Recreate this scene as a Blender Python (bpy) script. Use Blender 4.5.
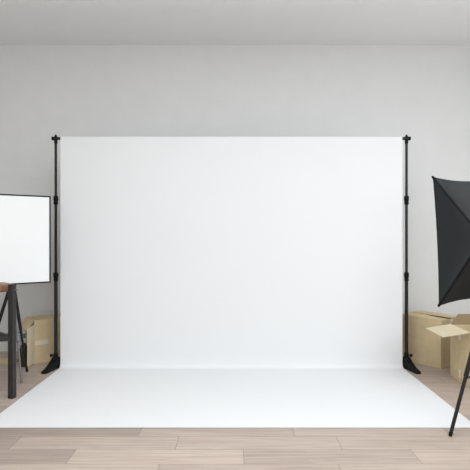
import bpy, bmesh, math, random
from mathutils import Vector, Matrix
for o in list(bpy.data.objects): bpy.data.objects.remove(o)
random.seed(4)
S = bpy.context.scene
COL = S.collection
R = math.radians

# ---------------------------------------------------------------- camera, sky, daylight, added fill, exposure
CAMH = 1.15; F = 470.0                       # eye height, focal length in pixels of the 470 px frame
cam = bpy.data.cameras.new('camera'); cam.sensor_width = 36; cam.lens = 36.0
camo = bpy.data.objects.new('camera', cam); COL.objects.link(camo)
camo.location = (0, 0, CAMH); camo.rotation_euler = (R(90), 0, 0); cam.clip_start = .05
S.camera = camo
W = bpy.data.worlds.new('sky'); S.world = W; W.use_nodes = True
W.node_tree.nodes['Background'].inputs[0].default_value = (.80, .90, 1.0, 1)
W.node_tree.nodes['Background'].inputs[1].default_value = 1.0
def area(name, loc, rot, sx, sy, power, col):
    l = bpy.data.lights.new(name, 'AREA'); l.shape = 'RECTANGLE'; l.size = sx; l.size_y = sy
    l.energy = power; l.color = col
    o = bpy.data.objects.new(name, l); COL.objects.link(o); o.location = loc; o.rotation_euler = rot
    return o
area('window_daylight', (1.75, -2.3, 1.75), (R(118), 0, 0), 2.3, 1.5, 27, (.955, .98, 1.0))
area('window_daylight', (-1.55, -2.3, 1.75), (R(118), 0, 0), 2.3, 1.5, 26, (.955, .98, 1.0))
area('window_daylight', (3.15, 2.2, 1.75), (R(90), 0, R(90)), 1.6, 1.5, 17, (.92, .965, 1.0))
area('overhead_fill', (.45, 1.0, 3.02), (0, 0, 0), 3.6, 2.6, 112, (.94, .98, 1.0))  # overhead fill added to brighten floor and paper; the ceiling has no opening
S.view_settings.view_transform = 'Standard'; S.view_settings.look = 'None'
S.view_settings.exposure = 0.11; S.view_settings.gamma = 1.0; S.view_settings.use_curve_mapping = False

# ---------------------------------------------------------------- materials
def mat(name, col, rough=.6, metal=0, spec=.5, noise=None, bump=0, scale=40, emit=None, sheen=0, stretch=None):
    m = bpy.data.materials.new(name); m.use_nodes = True
    nt = m.node_tree; b = nt.nodes['Principled BSDF']
    b.inputs['Base Color'].default_value = (*col, 1); b.inputs['Roughness'].default_value = rough
    b.inputs['Metallic'].default_value = metal; b.inputs['Specular IOR Level'].default_value = spec
    if sheen: b.inputs['Sheen Weight'].default_value = sheen
    if emit:
        b.inputs['Emission Color'].default_value = (*emit[0], 1); b.inputs['Emission Strength'].default_value = emit[1]
    if noise or bump:
        tc = nt.nodes.new('ShaderNodeTexCoord'); mp = nt.nodes.new('ShaderNodeMapping')
        nt.links.new(tc.outputs['Object'], mp.inputs[0])
        if stretch: mp.inputs['Scale'].default_value = stretch
        n = nt.nodes.new('ShaderNodeTexNoise'); n.inputs['Scale'].default_value = scale; n.inputs['Detail'].default_value = 5
        nt.links.new(mp.outputs[0], n.inputs['Vector'])
        if noise:
            cr = nt.nodes.new('ShaderNodeValToRGB')
            cr.color_ramp.elements[0].position = .3; cr.color_ramp.elements[1].position = .7
            cr.color_ramp.elements[0].color = (*[c*(1-noise) for c in col], 1)
            cr.color_ramp.elements[1].color = (*[min(1, c*(1+noise)) for c in col], 1)
            nt.links.new(n.outputs['Fac'], cr.inputs[0]); nt.links.new(cr.outputs[0], b.inputs['Base Color'])
        if bump:
            bp = nt.nodes.new('ShaderNodeBump'); bp.inputs['Strength'].default_value = bump; bp.inputs['Distance'].default_value = .002
            nt.links.new(n.outputs['Fac'], bp.inputs['Height']); nt.links.new(bp.outputs[0], b.inputs['Normal'])
    return m
M = {}
M['wall'] = mat('wall_paint', (.75, .747, .738), .9, spec=.2, noise=.015, bump=.15, scale=6)
M['ceil'] = mat('ceiling_paint', (.93, .935, .935), .95, spec=.1, noise=.01, scale=5)
M['paper'] = mat('white_paper', (.755, .758, .765), .85, spec=.2, noise=.004, scale=3)
M['metal'] = mat('black_metal', (.012, .012, .012), .5, spec=.3)
M['plastic'] = mat('black_plastic', (.005, .005, .005), .55, spec=.15)
M['grey'] = mat('grey_metal', (.17, .175, .185), .4, metal=.6)
M['fabric'] = mat('black_fabric', (.007, .009, .0105), .5, spec=.38, bump=.25, scale=60, sheen=.05)
M['seam'] = mat('black_binding', (.006, .007, .008), .7, spec=.2)
M['diffuser'] = mat('lit_diffuser_cloth', (.76, .77, .77), .8, spec=.1, emit=((.97, .99, 1.0), .10))
M['diffuser2'] = mat('lit_softbox_cloth', (.85, .86, .86), .8, spec=.1, emit=((.97, .99, 1.0), 1.2))
M['card'] = mat('cardboard', (.65, .52, .32), .85, spec=.15, noise=.06, bump=.1, scale=14)
M['card_shaded'] = mat('cardboard_shaded', (.30, .22, .13), .9, spec=.1, noise=.06, scale=14)  # same cardboard darkened: shade on the far and inner flaps as colour
M['card_lit'] = mat('cardboard_lit', (.76, .67, .48), .85, spec=.15, noise=.05, scale=14)  # same cardboard lightened: brightness of the lit open flaps as colour
M['tape'] = mat('packing_tape', (.74, .68, .56), .4, spec=.5)
M['wood'] = mat('stool_wood', (.23, .115, .055), .5, spec=.4, noise=.3, scale=9, stretch=(1, 8, 1))
M['leg'] = mat('dark_painted_wood', (.022, .019, .017), .45, spec=.4, noise=.2, scale=20)
M['brown_glass'] = mat('brown_glass', (.045, .022, .012), .2, spec=.5)
M['white_plastic'] = mat('white_plastic', (.7, .68, .62), .5)
M['green_plastic'] = mat('green_plastic', (.10, .16, .06), .6)
M['frame'] = mat('window_frame_paint', (.8, .8, .8), .5)

def floor_mat():
    m = bpy.data.materials.new('oak_planks'); m.use_nodes = True; nt = m.node_tree; b = nt.nodes['Principled BSDF']
    L = nt.links.new
    at = nt.nodes.new('ShaderNodeAttribute'); at.attribute_name = 'tint'
    uv = nt.nodes.new('ShaderNodeUVMap'); uv.uv_map = 'plank'
    sx = nt.nodes.new('ShaderNodeSeparateXYZ'); L(uv.outputs[0], sx.inputs[0])
    tc = nt.nodes.new('ShaderNodeTexCoord'); mp = nt.nodes.new('ShaderNodeMapping'); mp.inputs['Scale'].default_value = (1.3, 22, 1)
    add = nt.nodes.new('ShaderNodeVectorMath'); add.operation = 'ADD'
    sc = nt.nodes.new('ShaderNodeVectorMath'); sc.operation = 'SCALE'; sc.inputs['Scale'].default_value = 37.0
    L(at.outputs['Color'], sc.inputs[0]); L(tc.outputs['Object'], add.inputs[0]); L(sc.outputs[0], add.inputs[1]); L(add.outputs[0], mp.inputs[0])
    n = nt.nodes.new('ShaderNodeTexNoise'); n.inputs['Scale'].default_value = 2.2; n.inputs['Detail'].default_value = 8; n.inputs['Roughness'].default_value = .62
    n.inputs['Distortion'].default_value = .4; L(mp.outputs[0], n.inputs['Vector'])
    cr = nt.nodes.new('ShaderNodeValToRGB'); e = cr.color_ramp.elements
    e[0].position = .28; e[0].color = (.365, .285, .235, 1); e[1].position = .72; e[1].color = (.515, .43, .367, 1)
    L(n.outputs['Fac'], cr.inputs[0])
    # tint.r  = how dark the plank is
    sr = nt.nodes.new('ShaderNodeSeparateColor'); L(at.outputs['Color'], sr.inputs[0])
    mr = nt.nodes.new('ShaderNodeMapRange'); mr.inputs['To Min'].default_value = .62; mr.inputs['To Max'].default_value = 1.12; L(sr.outputs[0], mr.inputs[0])
    mul = nt.nodes.new('ShaderNodeVectorMath'); mul.operation = 'SCALE'; L(cr.outputs[0], mul.inputs[0]); L(mr.outputs[0], mul.inputs['Scale'])
    # joints
    def edge(sock, size, wdt):
        a = nt.nodes.new('ShaderNodeMath'); a.operation = 'PINGPONG'; a.inputs[1].default_value = .5; L(sock, a.inputs[0])
        c = nt.nodes.new('ShaderNodeMath'); c.operation = 'LESS_THAN'; c.inputs[1].default_value = wdt/size; L(a.outputs[0], c.inputs[0])
        return c.outputs[0]
    mx = nt.nodes.new('ShaderNodeMath'); mx.operation = 'MAXIMUM'
    L(edge(sx.outputs[0], .896, .0022), mx.inputs[0]); L(edge(sx.outputs[1], .161, .0016), mx.inputs[1])
    mix = nt.nodes.new('ShaderNodeMix'); mix.data_type = 'RGBA'; mix.inputs['B'].default_value = (.20, .15, .12, 1)
    fm = nt.nodes.new('ShaderNodeMath'); fm.operation = 'MULTIPLY'; fm.inputs[1].default_value = .6; L(mx.outputs[0], fm.inputs[0])
    L(fm.outputs[0], mix.inputs['Factor']); L(mul.outputs[0], mix.inputs['A']); L(mix.outputs['Result'], b.inputs['Base Color'])
    b.inputs['Roughness'].default_value = .48; b.inputs['Specular IOR Level'].default_value = .35
    bp = nt.nodes.new('ShaderNodeBump'); bp.inputs['Strength'].default_value = .12; bp.inputs['Distance'].default_value = .002
    L(n.outputs['Fac'], bp.inputs['Height']); L(bp.outputs[0], b.inputs['Normal'])
    return m
M['floor'] = floor_mat()

# ---------------------------------------------------------------- mesh helpers
def obj(name, bm, m, parent=None, smooth=False, bevel=0):
    me = bpy.data.meshes.new(name)
    bmesh.ops.recalc_face_normals(bm, faces=bm.faces)
    if smooth:
        for f in bm.faces: f.smooth = True
        for e in bm.edges:
            if len(e.link_faces) == 2 and e.calc_face_angle(0) > R(40): e.smooth = False
    bm.to_mesh(me); bm.free()
    o = bpy.data.objects.new(name, me); COL.objects.link(o); me.materials.append(m)
    if parent: o.parent = parent
    if bevel:
        b = o.modifiers.new('bevel', 'BEVEL'); b.width = bevel; b.segments = 2; b.limit_method = 'ANGLE'; b.angle_limit = R(35)
    return o
def thing(name, label, cat, loc=(0, 0, 0), rz=0, group=None):
    o = bpy.data.objects.new(name, None); COL.objects.link(o); o.empty_display_size = .1
    o.location = loc; o.rotation_euler = (0, 0, rz); tag(o, label, cat, group); return o
def tag(o, label, cat, group=None):
    o['label'] = label; o['category'] = cat
    if group: o['group'] = group
    return o
def struct(o): o['kind'] = 'structure'; return o
def add_box(bm, x0, x1, y0, y1, z0, z1, mtx=None):
    vs = [bm.verts.new((x, y, z)) for x in (x0, x1) for y in (y0, y1) for z in (z0, z1)]
    for q in ((0,1,3,2), (4,6,7,5), (0,4,5,1), (2,3,7,6), (0,2,6,4), (1,5,7,3)): bm.faces.new([vs[i] for i in q])
    if mtx: bmesh.ops.transform(bm, matrix=mtx, verts=vs)
    return vs
def box(*a, mtx=None):
    bm = bmesh.new(); add_box(bm, *a, mtx=mtx); return bm
def frame_of(d):
    d = d.normalized(); u = d.orthogonal().normalized()
    if abs(d.z) < .99: u = d.cross(Vector((0, 0, 1))).normalized()
    return u, d.cross(u).normalized()
def add_tube(bm, a, b, r0, r1=None, seg=14, spin=0, caps=True):
    a, b = Vector(a), Vector(b); r1 = r0 if r1 is None else r1
    u, v = frame_of(b-a); rings = []
    for p, r in ((a, r0), (b, r1)):
        rings.append([bm.verts.new(p + r*(math.cos(t)*u + math.sin(t)*v)) for t in [spin + 2*math.pi*i/seg for i in range(seg)]])
    for i in range(seg): bm.faces.new((rings[0][i], rings[0][(i+1) % seg], rings[1][(i+1) % seg], rings[1][i]))
    if caps: bm.faces.new(rings[0]); bm.faces.new(rings[1])
    return rings
def tube(*a, **k):
    bm = bmesh.new(); add_tube(bm, *a, **k); return bm
def add_lathe(bm, prof, c=(0, 0, 0), seg=24):
    c = Vector(c); rings = []
    for r, z in prof: rings.append([bm.verts.new(c + Vector((max(r, 1e-4)*math.cos(2*math.pi*i/seg), max(r, 1e-4)*math.sin(2*math.pi*i/seg), z))) for i in range(seg)])
    for k in range(len(rings)-1):
        for i in range(seg): bm.faces.new((rings[k][i], rings[k][(i+1) % seg], rings[k+1][(i+1) % seg], rings[k+1][i]))
    bm.faces.new(rings[0]); bm.faces.new(rings[-1])
def lathe(*a, **k):
    bm = bmesh.new(); add_lathe(bm, *a, **k); return bm
def px(x, D): return (x-235.0)/F*D           # pixel column -> metres right of the lens at distance D

# ---------------------------------------------------------------- the room
XL, XR, YF, YB, H = -3.3, 3.3, -2.7, 4.64, 3.03
fb = bmesh.new(); col_l = fb.loops.layers.float_color.new('tint'); uvl = fb.loops.layers.uv.new('plank')
PW, PL = .161, .896
fixed = {0: -.554, -1: -.32, -2: -.851, -3: -.378}          # joint positions read off the front rows
dark = {(0, -1): .30, (0, 0): .62, (0, 1): .74, (0, 2): .45, (-1, -2): .42, (-1, -1): .72, (-1, 0): .74, (-1, 1): .70,
        (-2, -1): .40, (-2, 0): .92, (-2, 1): .55, (-2, 2): .8, (-3, -1): .85, (-3, 0): .60, (-3, 1): .70}
row0 = 2.682
k0 = math.floor((YF-row0)/PW); k1 = math.ceil((YB-row0)/PW)
for k in range(k0, k1+1):
    y0 = max(YF, row0+k*PW); y1 = min(YB, row0+(k+1)*PW)
    if y1-y0 < 1e-4: continue
    off = fixed.get(k, random.random()*PL)
    i0 = math.floor((XL-off)/PL); i1 = math.ceil((XR-off)/PL)
    for i in range(i0, i1):
        x0 = max(XL, off+i*PL); x1 = min(XR, off+(i+1)*PL)
        if x1-x0 < 1e-4: continue
        f = fb.faces.new([fb.verts.new(p) for p in ((x0, y0, 0), (x1, y0, 0), (x1, y1, 0), (x0, y1, 0))])
        t = (dark.get((k, i), random.uniform(.35, .95)), random.random(), random.random(), 1)
        for l in f.loops:
            l[col_l] = t; l[uvl].uv = ((l.vert.co.x-off-i*PL)/PL, (l.vert.co.y-row0-k*PW)/PW)
bmesh.ops.remove_doubles(fb, verts=fb.verts, dist=1e-5)
floor = struct(obj('floor', fb, M['floor']))
struct(obj('ceiling', box(XL-.1, XR+.1, YF-.1, YB+.1, H, H+.1), M['ceil']))
struct(obj('wall_back', box(XL-.1, XR+.1, YB, YB+.1, -.1, H), M['wall']))
struct(obj('wall_left', box(XL-.1, XL, YF, YB, -.1, H), M['wall']))
def holed_wall(name, horizontal_x, lo, hi, holes, z0, z1, fixed0, fixed1):
    bm = bmesh.new()
    def b(a0, a1, c0, c1):
        if horizontal_x: add_box(bm, a0, a1, fixed0, fixed1, c0, c1)
        else: add_box(bm, fixed0, fixed1, a0, a1, c0, c1)
    b(lo, hi, -.1, z0); b(lo, hi, z1, H); p = lo
    for h0, h1 in holes: b(p, h0, z0, z1); p = h1
    b(p, hi, z0, z1)
    return struct(obj(name, bm, M['wall']))
holed_wall('wall_front', True, XL-.1, XR+.1, [(-2.75, -.35), (.55, 2.95)], .85, 2.65, YF-.1, YF)
holed_wall('wall_right', False, YF, YB, [(1.35, 3.05)], .95, 2.55, XR, XR+.1)
def window_frame(n, horizontal_x, a0, a1, z0, z1, c0, c1):
    bm = bmesh.new(); t = .05
    mid = (a0+a1)/2
    for u0, u1, w0, w1 in ((a0, a0+t, z0, z1), (a1-t, a1, z0, z1), (mid-t/2, mid+t/2, z0+t, z1-t), (a0+t, a1-t, z0, z0+t), (a0+t, a1-t, z1-t, z1)):
        if horizontal_x: add_box(bm, u0, u1, c0, c1, w0, w1)
        else: add_box(bm, c0, c1, u0, u1, w0, w1)
    struct(obj('window_%d' % n, bm, M['frame']))
window_frame(1, True, -2.75, -.35, .85, 2.65, YF-.09, YF-.04)
window_frame(2, True, .55, 2.95, .85, 2.65, YF-.09, YF-.04)
window_frame(3, False, 1.35, 3.05, .95, 2.55, XR+.04, XR+.09)

# ---------------------------------------------------------------- white paper backdrop
PXL, PXR, PY, PFRONT, PTOP = -1.51, 1.448, 4.064, 2.80, 2.006
BARY, BARZ, BARR = PY+.018, PTOP-.018, .015
prof = []
for a in range(-20, 181, 20):                                # over the crossbar, from behind to the front
    t = R(a); prof.append((BARY + .0172*math.cos(t), BARZ + .0172*math.sin(t)))
zz = BARZ
RC = .04
for i in range(1, 25): prof.append((PY+.0008, BARZ - (BARZ-RC)*i/24))
for i in range(1, 13):
    t = R(90*i/12); prof.append((PY - RC*(1-math.cos(t)), RC*(1-math.sin(t)) + .002))
for i in range(1, 21): prof.append((PY-RC - (PY-RC-PFRONT)*i/20, .002))
bm = bmesh.new(); NX = 40; g = []
for j, (y, z) in enumerate(prof):
    row = []
    for i in range(NX+1):
        u = i/NX; x = PXL + (PXR-PXL)*u
        w = 0
        if .15 < z < 1.9: w = .0015*math.sin(9*u+.6)*math.sin(math.pi*(z-.15)/1.75)
        row.append(bm.verts.new((x, y+w, z)))
    g.append(row)
for j in range(len(g)-1):
    for i in range(NX): bm.faces.new((g[j][i], g[j][i+1], g[j+1][i+1], g[j+1][i]))
pp = obj('paper_backdrop', bm, M['paper'], smooth=True)
sm = pp.modifiers.new('thickness', 'SOLIDIFY'); sm.thickness = .0012; sm.offset = 0; sm.use_rim = False
tag(pp, 'seamless white paper backdrop hanging from a black crossbar and sweeping out over the floor', 'backdrop')

PLX, PRX = px(55.8, BARY), px(406.5, BARY)
t = thing('crossbar', 'thin black crossbar along the top of the white backdrop, ends sticking out past both poles', 'bar', (0, BARY, BARZ))
obj('bar', tube((PLX-.022, 0, 0), (PRX+.022, 0, 0), BARR*.85), M['metal'], t, smooth=True)
for s, x in ((-1, PLX), (1, PRX)):
    obj('pin', lathe([(.013, .008), (.013, .017), (.009, .023), (.006, .033), (.001, .035)], (x, 0, 0), seg=16), M['plastic'], t, smooth=True)
    obj('end_knob', tube((x+s*.014, 0, 0), (x+s*.034, 0, 0), .0165), M['plastic'], t, smooth=True, bevel=.003)

def backdrop_stand(x, s, label):
    y = BARY
    t = thing('backdrop_stand', label, 'stand', (x, y, 0), 0, 'stands holding up the backdrop')
    top = BARZ
    obj('lower_tube', tube((0, 0, .02), (0, 0, .79), .0145), M['metal'], t, smooth=True)
    obj('middle_tube', tube((0, 0, .76), (0, 0, 1.46), .0115), M['metal'], t, smooth=True)
    obj('upper_tube', tube((0, 0, 1.43), (0, 0, top-.016), .0108), M['metal'], t, smooth=True)
    obj('top_socket', lathe([(.012, top-.045), (.0145, top-.04), (.0145, top-.016), (.012, top-.0135)], seg=16), M['plastic'], t, smooth=True)
    for z in (.79, 1.454):
        c = obj('collar', lathe([(.012, z-.042), (.019, z-.036), (.0175, z-.008), (.0205, z-.004), (.0205, z+.026), (.016, z+.036), (.011, z+.038)], seg=18), M['plastic'], t, smooth=True)
        obj('clamp_knob', tube((0, .014, z+.01), (0, .042, z+.01), .009), M['plastic'], c, smooth=True)
    c = obj('base_collar', lathe([(.016, .085), (.019, .09), (.019, .125), (.0155, .13)], seg=18), M['plastic'], t, smooth=True)
    k = obj('clamp_knob', tube((s*.012, -.008, .108), (s*.032, -.012, .108), .006), M['plastic'], c, smooth=True)
    k2 = bmesh.new(); add_tube(k2, (s*.028, -.012, .108), (s*.044, -.014, .108), .0135)
    obj('knob_grip', k2, M['plastic'], k, smooth=True) if False else k2.free()
    bm = bmesh.new(); add_tube(bm, (s*.026, -.011, .108), (s*.044, -.0145, .108), .0135); obj('knob', bm, M['plastic'], c, smooth=True)
    obj('base_hub', lathe([(.040, 0.0), (.042, .012), (.041, .06), (.034, .085), (.018, .098)], seg=20), M['plastic'], t, smooth=True)
    for ang, ln in ((-90+s*9, .20), (90+s*25, .15), (90-s*25, .15)):
        d = Vector((math.cos(R(ang)), math.sin(R(ang)), 0)); n = Vector((-d.y, d.x, 0)); bm = bmesh.new(); rows = []
        for r_, wd, zt in ((.012, .038, .088), (.05, .037, .062), (.10, .033, .038), (.15, .029, .024), (ln-.012, .027, .018), (ln, .018, .014)):
            rows.append([bm.verts.new(d*r_ + n*a + Vector((0, 0, z))) for a, z in ((-wd, .001), (-wd*.75, zt), (wd*.75, zt), (wd, .001))])
        for a, b in zip(rows, rows[1:]):
            for i in range(4): bm.faces.new((a[i], a[(i+1) % 4], b[(i+1) % 4], b[i]))
        bm.faces.new(rows[0]); bm.faces.new(rows[-1])
        obj('foot', bm, M['plastic'], t, smooth=True)
    return t
backdrop_stand(PLX, -1, 'slim black telescopic pole stand at the left edge of the white backdrop')
backdrop_stand(PRX, 1, 'slim black telescopic pole stand at the right edge of the white backdrop')

# ---------------------------------------------------------------- light stands and studio lights
def light_stand(label, base, apex, feet, top, rad=.0115, grey=()):
    t = thing('light_stand', label, 'stand', (base[0], base[1], 0), 0, 'tripod light stands')
    obj('pole', tube((0, 0, .16), (0, 0, top), .0125), M['metal'], t, smooth=True)
    c = obj('leg_collar', lathe([(.014, apex-.05), (.024, apex-.045), (.024, apex+.015), (.016, apex+.03)], seg=18), M['plastic'], t, smooth=True)
    obj('collar_knob', tube((0, .02, apex), (0, .05, apex), .012), M['plastic'], c, smooth=True)
    obj('brace_collar', lathe([(.013, .335), (.019, .34), (.019, .37), (.013, .375)], seg=18), M['plastic'], t, smooth=True)
    for i, (fx, fy) in enumerate(feet):
        b = Vector((fx-base[0], fy-base[1], 0)); d = b.normalized()
        a = d*.02 + Vector((0, 0, apex-.015)); m = M['grey'] if i in grey else M['metal']  # grey colour stands in for light falling on that leg
        e = a.lerp(b, .985); r = rad*(.75 if i in grey else 1)
        leg = obj('leg', tube(a, e, r*.86), m, t, smooth=True)
        if i in grey: leg['label'] = 'leg coloured grey for its lit side'
        f = a.lerp(b, .965); obj('rubber_foot', tube(f, (b.x, b.y, .003), r*.92, r*.80), m if i in grey else M['plastic'], leg, smooth=True)
        q = a.lerp(b, .52)
        obj('upper_section', tube(a, a.lerp(b, .5), r*1.12), m, leg, smooth=True)
        if i in grey: obj('leg_clamp', tube(a.lerp(b, .50), a.lerp(b, .575), r*2.6), m, leg, smooth=True, bevel=.002)
        obj('brace', tube((d.x*.012, d.y*.012, .355), q, .005), M['metal'], t, smooth=True)
    return t
LB = (px(12.3, 3.79), 3.79)
light_stand('black tripod stand with one leg coloured grey as if lit, under the lit white panel', LB, .74,
            [(px(27.2, 3.95), 3.95), (px(-19, 3.72), 3.72), (px(21.6, 3.645), 3.645)], 1.054, grey=(2,))
RB = (px(484.5, 2.72), 2.72)
light_stand('black tripod stand under the dark softbox, one slanted leg standing on the planks', RB, .69,
            [(px(450, 2.685), 2.685), (RB[0]+.13, RB[1]+.20), (RB[0]+.09, RB[1]-.20)], 1.054, rad=.0118)

# lit white panel on the left
n = Vector((.57, -.82, 0)).normalized(); l = Vector((n.y*-1, n.x, 0))            # l points right (and away)
re = Vector((px(50.6, 3.87), 3.87, 0)); HW, HH = .35, .356
ctr = re - l*HW; cz = 1.15 - (239.3-235)/F*3.87
t = thing('studio_light', 'square lit white studio light panel with thin black frame on the left tripod', 'studio light', (ctr.x, ctr.y, cz), math.atan2(l.y, l.x))
# local x = along the face, local -y = facing direction
bm = bmesh.new(); rings = []
for k, (w, h, y) in enumerate(((HW, HH, 0), (HW, HH, .028), (HW*.86, HH*.86, .05), (.10, .10, .058))):
    rings.append([bm.verts.new((a*w, y, b*h)) for a, b in ((-1,-1), (1,-1), (1,1), (-1,1))])
for a, b in zip(rings, rings[1:]):
    for i in range(4): bm.faces.new((a[i], a[(i+1) % 4], b[(i+1) % 4], b[i]))
bm.faces.new(rings[-1])
obj('housing', bm, M['fabric'], t)
bm = bmesh.new(); e = .011
add_box(bm, -HW, HW, -.006, .012, HH-e, HH); add_box(bm, -HW, HW, -.006, .012, -HH, -HH+e)
add_box(bm, -HW, -HW+e, -.006, .012, -HH+e, HH-e); add_box(bm, HW-e, HW, -.006, .012, -HH+e, HH-e)
obj('rim', bm, M['metal'], t)
bm = bmesh.new(); N = 12; gg = []
for j in range(N+1):
    gg.append([])
    for i in range(N+1):
        u = i/N*2-1; v = j/N*2-1
        gg[-1].append(bm.verts.new((u*(HW-e), -.003-.006*(1-u*u)*(1-v*v), v*(HH-e))))
for j in range(N):
    for i in range(N): bm.faces.new((gg[j][i], gg[j][i+1], gg[j+1][i+1], gg[j+1][i]))
obj('diffuser', bm, M['diffuser'], t, smooth=True)['label'] = 'glowing white diffuser'
pl = t.matrix_basis.inverted() if False else None
rz = math.atan2(l.y, l.x)
dv = Vector((LB[0]-ctr.x, LB[1]-ctr.y, 0)); lx = dv.dot(l); ly = -dv.dot(n)
bm = bmesh.new(); add_box(bm, lx-.03, lx+.03, .05, ly+.018, -.06, .02)
obj('mount_bracket', bm, M['plastic'], t, bevel=.004)

# dark softbox on the right, seen from behind
th = R(16)
n = Vector((math.sin(th), math.cos(th), 0)); hub = Vector((RB[0]+.018, RB[1]-.01, 1.135))
t = thing('softbox', 'large black fabric softbox seen from behind, cut off by the right edge of the photo', 'studio light', hub, -th)
roll = Matrix.Rotation(R(-3), 4, 'X') @ Matrix.Rotation(R(-2.1), 4, 'Y')
DD, SW, SH = .26, .25, .415; hr = .055
cs = [Vector((-SW, DD, -SH)), Vector((SW, DD, -SH)), Vector((SW, DD, SH)), Vector((-SW, DD, SH))]
hs = [Vector((-hr, .05, -hr)), Vector((hr, .05, -hr)), Vector((hr, .05, hr)), Vector((-hr, .05, hr))]
for i in range(4):
    c0, c1, h0, h1 = cs[i], cs[(i+1) % 4], hs[i], hs[(i+1) % 4]
    bm = bmesh.new(); NU, NV = 16, 18; gr = []
    inward = -((c0+c1)/2 - Vector((0, DD, 0))).normalized()
    sag = (.05, .008, .045, .008)[i]
    for v in range(NV+1):
        row = []; fv = v/NV
        for u in range(NU+1):
            fu = u/NU
            p = h0.lerp(h1, fu).lerp(c0.lerp(c1, fu), fv)
            k = 4*fu*(1-fu)
            p = p + inward*(k*(sag*fv**1.3 + .026*math.sin(math.pi*fv)))
            if v == NV: p = p + Vector((0, .002*math.sin(fu*55), 0))
            row.append(bm.verts.new(p))
        gr.append(row)
    for v in range(NV):
        for u in range(NU): bm.faces.new((gr[v][u], gr[v][u+1], gr[v+1][u+1], gr[v+1][u]))
    bmesh.ops.transform(bm, matrix=roll, verts=bm.verts)
    p = obj('fabric_panel', bm, M['fabric'], t, smooth=True)
    so = p.modifiers.new('thickness', 'SOLIDIFY'); so.thickness = .003; so.use_rim = False
    bm = bmesh.new(); pts = [gr_ for gr_ in (h0.lerp(c0, q/8) for q in range(9))]
    for a, b in zip(pts, pts[1:]): add_tube(bm, a, b, .0085, seg=8)
    bmesh.ops.transform(bm, matrix=roll, verts=bm.verts)
    rod = obj('rod_sleeve', bm, M['seam'], t, smooth=True)
    bm = bmesh.new(); add_tube(bm, c0-(c0-h0).normalized()*.02, c0+(c0-h0).normalized()*.005, .010, .007, seg=10)
    bmesh.ops.transform(bm, matrix=roll, verts=bm.verts)
    obj('corner_tip', bm, M['plastic'], rod, smooth=True)
bm = bmesh.new(); N = 16; gg = []
for j in range(N+1):
    gg.append([])
    for i in range(N+1):
        u = i/N*2-1; v = j/N*2-1
        gg[-1].append(bm.verts.new((u*.82*(SW-.01-.03*(1-v*v)), DD-.03, v*.84*(SH-.01-.085*(1-u*u)))))
for j in range(N):
    for i in range(N): bm.faces.new((gg[j][i], gg[j][i+1], gg[j+1][i+1], gg[j+1][i]))
bmesh.ops.transform(bm, matrix=roll, verts=bm.verts)
obj('diffuser', bm, M['diffuser2'], t, smooth=True)['label'] = 'lit white front cloth'
bm = bmesh.new(); add_tube(bm, (0, .03, 0), (0, .055, 0), .078, seg=28); obj('speed_ring', bm, M['metal'], t, smooth=True)
bm = bmesh.new(); add_tube(bm, (0, -.12, 0), (0, .03, 0), .045, seg=24); obj('lamp_head', bm, M['plastic'], t, smooth=True, bevel=.006)
bm = bmesh.new(); add_box(bm, -.02, .02, -.02, .03, -.08, -.03); obj('mount_bracket', bm, M['plastic'], t, bevel=.004)

# ---------------------------------------------------------------- bar stool on the left
Fx, Fy = px(12.1, 3.316), 3.316
scx, scy = Fx-.205, Fy+.04
t = thing('bar_stool', 'tall stool with thick brown wooden seat and dark legs at the left edge', 'stool', (scx, scy, 0))
ST = .798
obj('seat', lathe([(.10, ST-.052), (.150, ST-.050), (.163, ST-.040), (.165, ST-.018), (.160, ST-.004), (.148, ST)], seg=48), M['wood'], t, smooth=True)['label'] = 'brown wooden seat'
a0 = math.atan2(Fy-scy, Fx-scx); rl = math.hypot(Fx-scx, Fy-scy); hub_r = rl
tops = []; feetp = []
for k in range(3):
    a = a0 + k*2*math.pi/3; d = Vector((math.cos(a), math.sin(a), 0))
    p0 = d*rl; p1 = d*(rl+.0) + Vector((0, 0, ST+.004))
    bm = bmesh.new(); w = .0275
    sp = a+R(45) + (R(-4) if k == 0 else 0)
    for (pa, wa) in ((p0, w*.97), (p1, w)): pass
    ring = []
    for pa, wa in ((p0, w*1.0), (p1, w*.95)):
        ring.append([bm.verts.new(pa + wa*Vector((math.cos(sp+q*math.pi/2), math.sin(sp+q*math.pi/2), 0))*1.05) for q in range(4)])
    for q in range(4): bm.faces.new((ring[0][q], ring[0][(q+1) % 4], ring[1][(q+1) % 4], ring[1][q]))
    bm.faces.new(ring[0]); bm.faces.new(ring[1])
    lg = obj('leg', bm, M['leg'], t, bevel=.003)
    perp = Vector((-d.y, d.x, 0))
    q = d*(rl+.004) + Vector((0, 0, ST-.035)) 
    bm = bmesh.new(); add_tube(bm, q + d*.012, q + d*.032, .006, seg=10); obj('bolt', bm, M['grey'], lg, smooth=True)
    feetp.append(d*rl)
for k in range(3):
    a, b = feetp[k], feetp[(k+1) % 3]; z = Vector((0, 0, .42)); dd = (b-a).normalized()
    bm = bmesh.new(); add_tube(bm, a+z+dd*.01, b+z-dd*.01, .021, seg=4, spin=R(45)); obj('stretcher', bm, M['leg'], t, bevel=.002)

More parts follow.
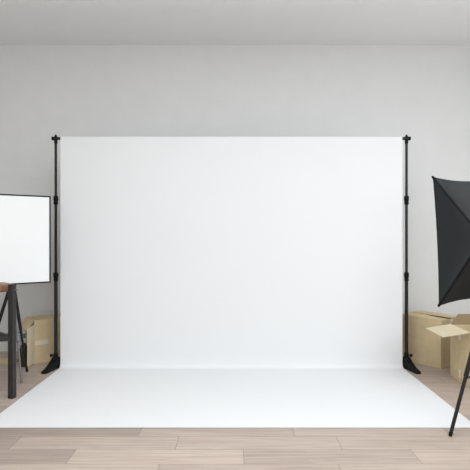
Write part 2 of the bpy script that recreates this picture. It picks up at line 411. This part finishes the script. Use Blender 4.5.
# ---------------------------------------------------------------- cardboard boxes
def carton_body(w, d, h, th=.005, open_side='top'):
    """body with its origin at the bottom front-left corner: x along the front, y into the depth"""
    bm = bmesh.new()
    if open_side != 'left': add_box(bm, 0, th, 0, d, 0, h)
    add_box(bm, w-th, w, 0, d, 0, h)
    add_box(bm, th, w-th, 0, th, 0, h); add_box(bm, th, w-th, d-th, d, 0, h)
    add_box(bm, th, w-th, th, d-th, 0, th)
    if open_side != 'top': add_box(bm, th, w-th, th, d-th, h-th, h)
    return bm
def flap(t, a, b, direction, length, th=.005, trim=(0, 0), name='flap', m=None):
    """board hinged along a-b (local points), running out in `direction`"""
    a, b, dr = Vector(a), Vector(b), Vector(direction).normalized()
    e = (b-a).normalized(); nn = e.cross(dr).normalized()*th
    c, d = b + dr*length - e*trim[1], a + dr*length + e*trim[0]
    bm = bmesh.new(); lo = [bm.verts.new(p) for p in (a, b, c, d)]; hi = [bm.verts.new(p+nn) for p in (a, b, c, d)]
    bm.faces.new(lo); bm.faces.new(hi)
    for i in range(4): bm.faces.new((lo[i], lo[(i+1) % 4], hi[(i+1) % 4], hi[i]))
    return obj(name, bm, m or M['card'], t)

# closed carton behind, right
cx, cy = px(441, 4.034), 4.034
ang = math.atan2(-.81, .585)       # front runs from the hidden left corner to the near corner
w, d, h = .40, .335, .414
fd = Vector((math.cos(ang), math.sin(ang)))
org = Vector((cx, cy)) - fd*w
t = thing('cardboard_box', 'closed cardboard box against the back wall beside the right backdrop pole', 'box', (org.x, org.y, 0), ang, 'cardboard moving boxes')
obj('body', carton_body(w, d, h), M['card'], t)
bm = bmesh.new(); q = [(0, .001), (w, .001), (w, d/2-.062), (w*.62, d/2-.040), (w*.40, d/2-.006), (0, d/2-.003)]
lo = [bm.verts.new((x, y, h)) for x, y in q]; hi = [bm.verts.new((x, y, h+.005)) for x, y in q]
bm.faces.new(lo); bm.faces.new(hi)
for i in range(6): bm.faces.new((lo[i], lo[(i+1) % 6], hi[(i+1) % 6], hi[i]))
obj('flap', bm, M['card'], t)
flap(t, (0, d-.001, h), (w, d-.001, h), (0, -1, .03), d/2-.001, th=-.005)
flap(t, (.006, .006, h-.006), (.006, d-.006, h-.006), (1, 0, -.02), .16, th=.004, m=M['card_shaded'])
flap(t, (w-.006, .006, h-.006), (w-.006, d-.006, h-.006), (-1, 0, -.02), .16, th=.004, m=M['card_shaded'])
bm = box(w-.0, w+.0008, d/2-.024, d/2+.024, h-.075, h-.001); obj('tape', bm, M['tape'], t)

# open carton in front, right: its left side faces the lens
ox, oy = px(449.7, 3.85), 3.85
w, d, h = .40, .335, .417
t = thing('cardboard_box', 'open cardboard box with flaps spread, in front of another box at the right edge', 'box', (ox, oy-d, 0), R(-1), 'cardboard moving boxes')
obj('body', carton_body(w, d, h), M['card'], t)
flap(t, (.002, d, h), (.002, 0, h), (-.2, 0, -.034), .205, th=-.005, m=M['card_lit'])['label'] = 'side flap folded outwards'
flap(t, (0, d-.002, h), (w, d-.002, h), (0, .155, .056), .165, trim=(.13, .0), m=M['card_shaded'])['label'] = 'far flap leaning back'
flap(t, (w-.002, 0, h), (w-.002, d, h), (.2, 0, -.03), .205, th=-.005)
flap(t, (0, .002, h), (w, .002, h), (0, -.2, -.10), .165, th=-.005)
bm = bmesh.new()
add_box(bm, -.0009, 0, d/2-.016, d/2+.022, h-.09, h-.002); obj('tape', bm, M['tape'], t)
bm = bmesh.new(); add_box(bm, -.0009, 0, d/2-.016, d/2+.022, .03, .095); obj('tape', bm, M['tape'], t)

# carton lying on its side, left
lx0, ly0 = px(33.6, 4.19), 4.19
ang = R(37); w, d, h = .37, .27, .385
t = thing('cardboard_box', 'cardboard box lying on its side with one flap swung open, beside the left backdrop pole', 'box', (lx0, ly0, 0), ang, 'cardboard moving boxes')
obj('body', carton_body(w, d, h, open_side='left'), M['card'], t)
inv = Matrix.Rotation(-ang, 3, 'Z')
dr = inv @ Vector((px(27.2, 4.05)-lx0, 4.05-ly0, 0))
flap(t, (.001, .002, .006), (.001, .002, .348), dr, dr.length, trim=(.004, .004), m=M['card_lit'])['label'] = 'side flap swung open towards the room'
flap(t, (.001, .004, h-.002), (.001, d-.004, h-.002), (-.6, 0, -.8), .10, th=-.005)
flap(t, (.001, d-.002, .006), (.001, d-.002, h-.006), (-.4, .9, 0), .015, th=.005)
bm = box(.012, .125, -.0009, 0, .165, .205); obj('tape', bm, M['tape'], t)

# flattened carton lying behind the stool
bm = bmesh.new()
add_box(bm, -.30, .20, -.08, .03, 0, .006); add_box(bm, -.29, .205, -.076, .034, .0064, .012); add_box(bm, -.297, .19, -.078, .03, .0124, .018)
fc = obj('flattened_carton', bm, M['card'])
fc.location = (px(8, 4.28)-.12, 4.30, 0); fc.rotation_euler = (0, 0, R(-4))
tag(fc, 'flattened cardboard carton lying on the floor behind the stool and tripod', 'carton')

# brown bottle standing by the open flap
bx, by = px(23.6, 4.12), 4.12
t = thing('bottle', 'small dark brown bottle with green cap beside the left box flap', 'bottle', (bx, by, 0))
obj('body', lathe([(.030, 0), (.033, .006), (.033, .15), (.026, .185), (.013, .205), (.012, .215)]), M['brown_glass'], t, smooth=True)
obj('neck', lathe([(.013, .205), (.016, .209), (.016, .245), (.012, .249)]), M['white_plastic'], t, smooth=True)['label'] = 'white neck'
obj('cap', lathe([(.0155, .249), (.0165, .251), (.0165, .282), (.014, .285)]), M['green_plastic'], t, smooth=True)['label'] = 'green cap'
